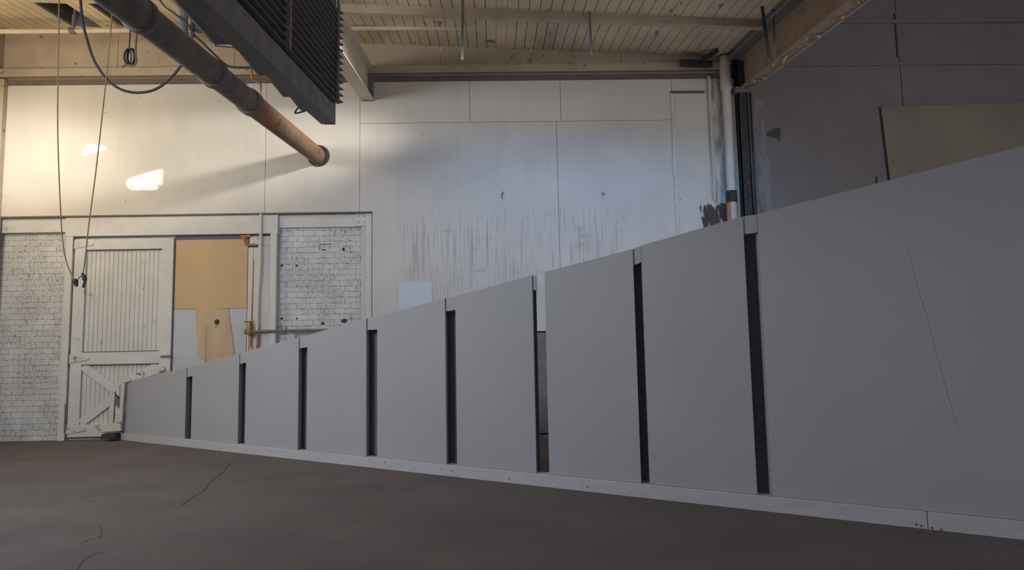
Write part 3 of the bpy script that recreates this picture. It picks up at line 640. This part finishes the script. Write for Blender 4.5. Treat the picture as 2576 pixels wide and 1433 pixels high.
# broken timbers at the far end of the row
YT = 13.86
def timber(p, lab, y, th=.06, m='timber'):
    P = [W(u, v, y) for u, v in p]; return MB().prism([(q.x, y, q.z) for q in P], (0, th, 0)).build('broken_timber', M[m], label=lab, cat='timber', group='broken timbers at the door end', bevel=.004)
timber([(302, 948), (360, 934), (362, 950), (304, 963)], 'stained white timber sloping along the top of the smallest panel, lower piece', YT - .02)
timber([(363, 932), (411, 921), (416, 934), (363, 950)], 'clean cream timber end at the top of the sloping timbers by the door', YT - .05)
timber([(303, 966), (313, 966), (306, 1062), (300, 1058)], 'thin orange edged upright timber against the smallest panel', YT - .02)
timber([(291, 970), (301, 966), (300, 1000), (292, 990)], 'short drilled white block where the door braces meet', YT - .01)
timber([(277, 988), (289, 984), (284, 1062), (272, 1062)], 'narrow upright white timber in front of the door braces', YT + .04)
timber([(290, 1022), (303, 1030), (302, 1062), (288, 1062)], 'white timber stub standing between the two uprights by the door', YT + .0)
timber([(239, 1068), (303, 1064), (304, 1083), (240, 1088)], 'short white timber lying low across the bottom of the door', YT - .03)
timber([(256, 1092), (288, 1090), (290, 1104), (252, 1104)], 'dark splintered wood scrap on the floor at the foot of the door', YT - .1, .2, 'collar')
MB().prism([W(290, 1002, YT + .075), W(303, 1003, YT + .075), W(303, 1020, YT + .075), W(290, 1018, YT + .075)], (0, .01, 0)).build('dark_cloth', M['void'], label='dark cloth scrap wedged between the broken timbers by the door', cat='cloth')

# ------------------------------------------------------------------ big duct
J = W(799, 392); J.y = YW
dd = -(ROT @ Vector(((1240 - 1288) / F, (716.5 - 741) / F, -1))).normalized()      # runs from the wall to the front
q1 = J + dd * 9.5
rD = .165
du = empty('exhaust_duct', J, label='long round duct, dark near the front and rusty where it meets the back wall', cat='duct')
L1 = 4.0; L2 = 5.35
MB().tube([J + dd * .07, J + dd * L1], rD, 28).build('rusty_length', M['rust'], du, smooth=True)
MB().tube([J + dd * (L1 - .03), J + dd * 11.5], rD * .97, 28).build('dark_length', M['duct'], du, smooth=True)
for (t, r_, w_) in ((L1, 1.14, .22), (L2, 1.12, .16), (7.2, 1.10, .12)):
    MB().tube([J + dd * (t - w_ / 2), J + dd * (t - w_ / 2 + .02), J + dd * (t + w_ / 2 - .02), J + dd * (t + w_ / 2)], [rD, rD * r_, rD * r_, rD], 28).build('joint_band', M['duct'], du, smooth=True)
mb = MB(); n = 32; vs = []
for k in range(n):
    a = 2 * math.pi * k / n; ca, sa = math.cos(a), math.sin(a)
    for r_, y in ((rD * 1.0, YW - .015), (rD * 1.0, YW - .05), (rD * 1.30 + random.uniform(-.006, .006), YW - .04), (rD * 1.34, YW - .0)): vs.append((J.x + .02 + ca * r_, y, J.z + sa * r_))
fs = []
for k in range(n):
    for j in range(3): fs.append((4 * k + j, 4 * k + j + 1, 4 * ((k + 1) % n) + j + 1, 4 * ((k + 1) % n) + j))
mb.add(vs, fs); mb.build('wall_collar', M['collar'], du)

# ------------------------------------------------------------------ louvred unit
HY = 9.0
hd = (ROT @ Vector(((1240 - 1288) / F, (716.5 - 690) / F, -1))).normalized(); hd = -hd / -hd.y * 1 if False else hd
hb = -hd / hd.y                                                   # one metre towards the front
Pr = W(843, 312, HY); Pl = W(808, 312, HY)
zt_ = Pr.z + 1.68; zlip = W(843, 266, HY).z
hu = empty('louvred_heater', (Pl.x, HY, Pr.z), label='huge dark louvred air unit hung from the roof at the top centre', cat='heater')
Ln = 5.6
def hprism(poly, ln=Ln, st=0):   # poly in the plane y = HY, run to the front
    return MB().prism([Vector((a, HY, b)) + hb * st for a, b in poly], hb * ln)
hprism([(Pl.x, Pr.z), (Pr.x, Pr.z), (Pr.x, zlip), (Pl.x, zlip)]).build('bottom_rail', M['metal'], hu, bevel=.004)
hprism([(Pl.x + .02, zlip + .05), (Pl.x + .03, zlip), (Pr.x - .12, zlip), (Pr.x - .12, zt_), (Pl.x + .02, zt_)], Ln - .6, .6).build('casing', M['metal'], hu)
hprism([(Pl.x + .02, zlip), (Pr.x - .12, zlip), (Pr.x - .12, zt_), (Pl.x + .02, zt_)], .6).build('end_casing', M['metal'], hu)
fr = MB().box(Pr.x - .14, Pr.x, HY - .06, HY + .02, Pr.z, zt_).build('end_post', M['metal'], hu)
MB().box(Pr.x + .028, Pr.x + .055, HY - .05, HY - .005, zlip + .02, zt_).build('edge_strip', M['strip'], hu)
mb0 = MB(); k = 0; z = zlip + .06
while z < zt_ - .1:
    lv = MB(); lv.prism([Vector((Pr.x - .12, HY + .0, z)), Vector((Pr.x + .03, HY, z - .01)), Vector((Pr.x + .03, HY, z + .0)), Vector((Pr.x - .12, HY, z + .083))], hb * (Ln - .1))
    lv.build('louvre', M['metal'], hu)
    MB().prism([(Pr.x + .0, HY, z - .01), (Pr.x + .095, HY, z - .005), (Pr.x + .0, HY, z + .07)], (0, .05, 0)).build('louvre_tip', M['metal'], hu); z += .086
for t in (2.2,):
    p = Vector((Pr.x + .02, HY, 0)) + hb * t
    MB().box(p.x - .02, p.x + .03, p.y - .03, p.y + .03, zlip + TZ * -t, zt_ - .2 - TZ * t).build('mullion', M['strip'], hu)
# hoppers and motor along the left underside
for (t, w_, dz_) in ((1.0, .02, .10), (1.65, .035, .05), (2.5, .03, .12)):
    p = Vector((Pl.x - .05, HY, Pr.z)) + hb * t
    MB().box(p.x - w_, p.x + .1, p.y - .25, p.y + .25, p.z + .02, p.z + .5).build('motor_box', M['metal'], hu, bevel=.03)
p = Vector((Pl.x, HY, Pr.z)) + hb * 3.05
MB().box(p.x - .20, p.x + .1, p.y - 1.6, p.y, p.z + .02, p.z + 1.3).build('fan_housing', M['metal'], hu, bevel=.05)
for t in (.4, 2.5, 4.5):
    p = Vector((Pl.x + .1, HY, zt_)) + hb * t; MB().tube([p - Vector((0, 0, .1)), Vector((p.x, p.y, zc(p.x, p.y)))], .015, 8).build('hanger_rod', M['metal'], hu)
p = W(727, 267, HY - .8)
MB().tube(smoothpath([W(752, 268, HY - .6), W(742, 284, HY - .6), W(760, 281, HY - .6), W(775, 276, HY - .6)]), .01, 6).build('loose_wire', M['cable'], hu, smooth=True)

# ------------------------------------------------------------------ pipes, cables and ropes top left
def cable(name, pts, y, r, m, lab, cat, **k):
    P = [W(u, v, y[i] if isinstance(y, list) else y) for i, (u, v) in enumerate(pts)]
    return MB().tube(smoothpath(P, 6), r, 10).build(name, m, label=lab, cat=cat, smooth=True, **k)
cable('hanging_cable', [(200, -40), (206, 40), (214, 82), (236, 150), (268, 198), (305, 225), (348, 233), (392, 224), (430, 196), (462, 157)], 10.0, .019, M['cable'], 'thick black cable hanging in a deep loop left of the duct', 'cable')
cable('wall_cable', [(484, 84), (512, 110), (540, 138), (562, 158), (580, 168), (602, 170), (640, 170)], 12.6, .02, M['cable'], 'black cable curving down behind the duct to the copper pipe', 'cable')
cable('wire_loop', [(583, 92), (558, 98), (553, 108), (566, 104), (585, 92), (560, 106), (541, 114), (560, 117), (588, 120)], 10.8, .009, M['cable'], 'thin black wire twisted into a loop beside the dark louvred unit', 'wire')
def rope_path():
    return [(149, -30), (148, 60), (146, 180), (145, 300), (147, 400), (151, 500), (156, 590), (164, 645), (176, 683), (190, 704), (200, 697), (208, 688), (214, 650), (224, 560), (240, 440), (256, 300), (267, 200), (276, 110), (283, 20), (288, -30)]
yr = 9.8
rp_ = MB().tube(smoothpath([W(u, v, yr) for u, v in rope_path()], 5), .0085, 8).build('pull_rope', M['rope'], label='long thin rope hanging in a narrow loop in front of the left door', cat='rope', smooth=True)
MB().tube([W(186, 705, yr), W(189, 706, yr), W(191, 714, yr), W(193, 720, yr)], [.03, .04, .03, .015], 8).build('knot', M['cable'], rp_, smooth=True)
MB().tube(smoothpath([W(207, 687, yr), W(211, 694, yr), W(213, 708, yr), W(209, 723, yr)]), [.02] * 6 + [.03] * 5 + [.018] * 8, 8).build('rope_end', M['cable'], rp_, smooth=True)
# coiled cable on hangers
cc = empty('coiled_cable', W(327, 172, 11.5), label='small bundle of coiled brown cable hanging from the roof near the top left', cat='cable')
for k in range(5):
    cx0, w_ = 322 + k * 2.5, 10 + (k % 3) * 3
    pts = [W(cx0 + w_ * math.cos(t) * (1 if k % 2 else .8), 143 + 21 * math.sin(t), 11.5 + .02 * k) for t in [i * math.pi / 8 for i in range(17)]]
    MB().tube(pts, .011, 8, cap=False).build('coil', M['cable'], cc, smooth=True)
MB().tube([W(329, 54, 11.5), W(327, 90, 11.5), W(325, 122, 11.5)], .012, 8).build('hanger', M['galv'], cc, smooth=True)
MB().tube(smoothpath([W(347, 60, 11.5), W(343, 95, 11.5), W(341, 130, 11.5), W(343, 152, 11.5), W(336, 165, 11.5), W(318, 163, 11.5), W(307, 169, 11.5)]), .017, 8).build('tail', M['metal2'], cc, smooth=True)
# elbow pipes
cable('elbow_pipe', [(400, -30), (432, -8), (452, 12), (462, 32), (462, 60), (464, 92)], 10.2, .06, M['metal'], 'dark elbow pipe bending down onto the duct at the top left', 'pipe')
tp = empty('tee_pipe', W(487, 96, 10.4), label='black threaded pipe tee with a pale tip between duct and louvred unit', cat='pipe')
MB().tube([W(484, 95, 10.4), W(485, 24, 10.4)], .032, 10).build('riser', M['metal'], tp, smooth=True)
MB().tube([W(485, 26, 10.4), W(484, 10, 10.4)], [.033, .02], 10).build('tip', M['patch'], tp, smooth=True)
MB().tube([W(478, 70, 10.4), W(600, 74, 10.4)], .05, 10).build('arm', M['metal'], tp, smooth=True)
for a_, b_ in ((496, 506), (526, 540)): MB().tube([W(a_, 70, 10.4), W(b_, 70.5, 10.4)], .077, 10).build('coupling', M['metal'], tp, smooth=True)
cable('thin_cable', [(392, -20), (410, 12), (440, 35), (470, 60), (490, 88)], 10.1, .012, M['cable'], 'thin dark cable running beside the upper edge of the duct', 'cable')
# copper pipe with brackets
cp = empty('copper_pipe', W(656, 260, 12.9), label='short orange copper pipe with a clamp behind the duct', cat='pipe')
MB().tube([W(634, 170, 12.9), W(633, 198, 12.9)], .024, 10).build('upper_piece', M['copper'], cp, smooth=True)
MB().tube([W(656, 222, 12.9), W(655, 250, 12.9), W(652, 270, 12.9)], .018, 8).build('lower_piece', M['copper'], cp, smooth=True)
MB().tube(smoothpath([W(618, 211, 12.9), W(628, 203, 12.9), W(640, 203, 12.9), W(655, 212, 12.9), (W(656, 228, 12.9))]), .018, 8).build('bracket', M['metal'], cp, smooth=True)
# metal strap post at far left top
hs = cable('hanger_strap', [(191, 2), (189, 30), (184, 70)], 12.9, .03, M['metal2'], 'short brown hanger strap holding the thin cream pipe at the left', 'strap')
# flat straps hanging from the roof at centre and right
def strap(pts, y, w_, lab, m='galv'):
    P = [W(u, v, y) for u, v in pts]; P[0].z = max(P[0].z, zc(P[0].x, y)) if P[0].z > zc(P[0].x, y) - .4 else P[0].z
    MB().beam(P[0], P[-1], w_, .006, up=(0, 1, 0)).build('hanging_strap', M[m], label=lab, cat='strap', group='steel straps hanging from the roof')
strap([(1165, 40), (1163, 150)], 11.6, .045, 'pale steel strap hanging from the roof near the middle of the room', 'strip')
strap([(1483, 10), (1487, 138)], 11.9, .04, 'thin grey steel strap hanging from the roof in front of the right boards', 'metal2')
strap([(1915, 0), (1935, 147)], 11.4, .055, 'bent grey strap hanging in front of the brown girder, left of its neighbour')
strap([(1945, 0), (1949, 148)], 11.5, .035, 'straight dark strap hanging in front of the brown girder, right of its neighbour', 'metal2')

for o in sc.objects:
    if '_w' in o: del o['_w']
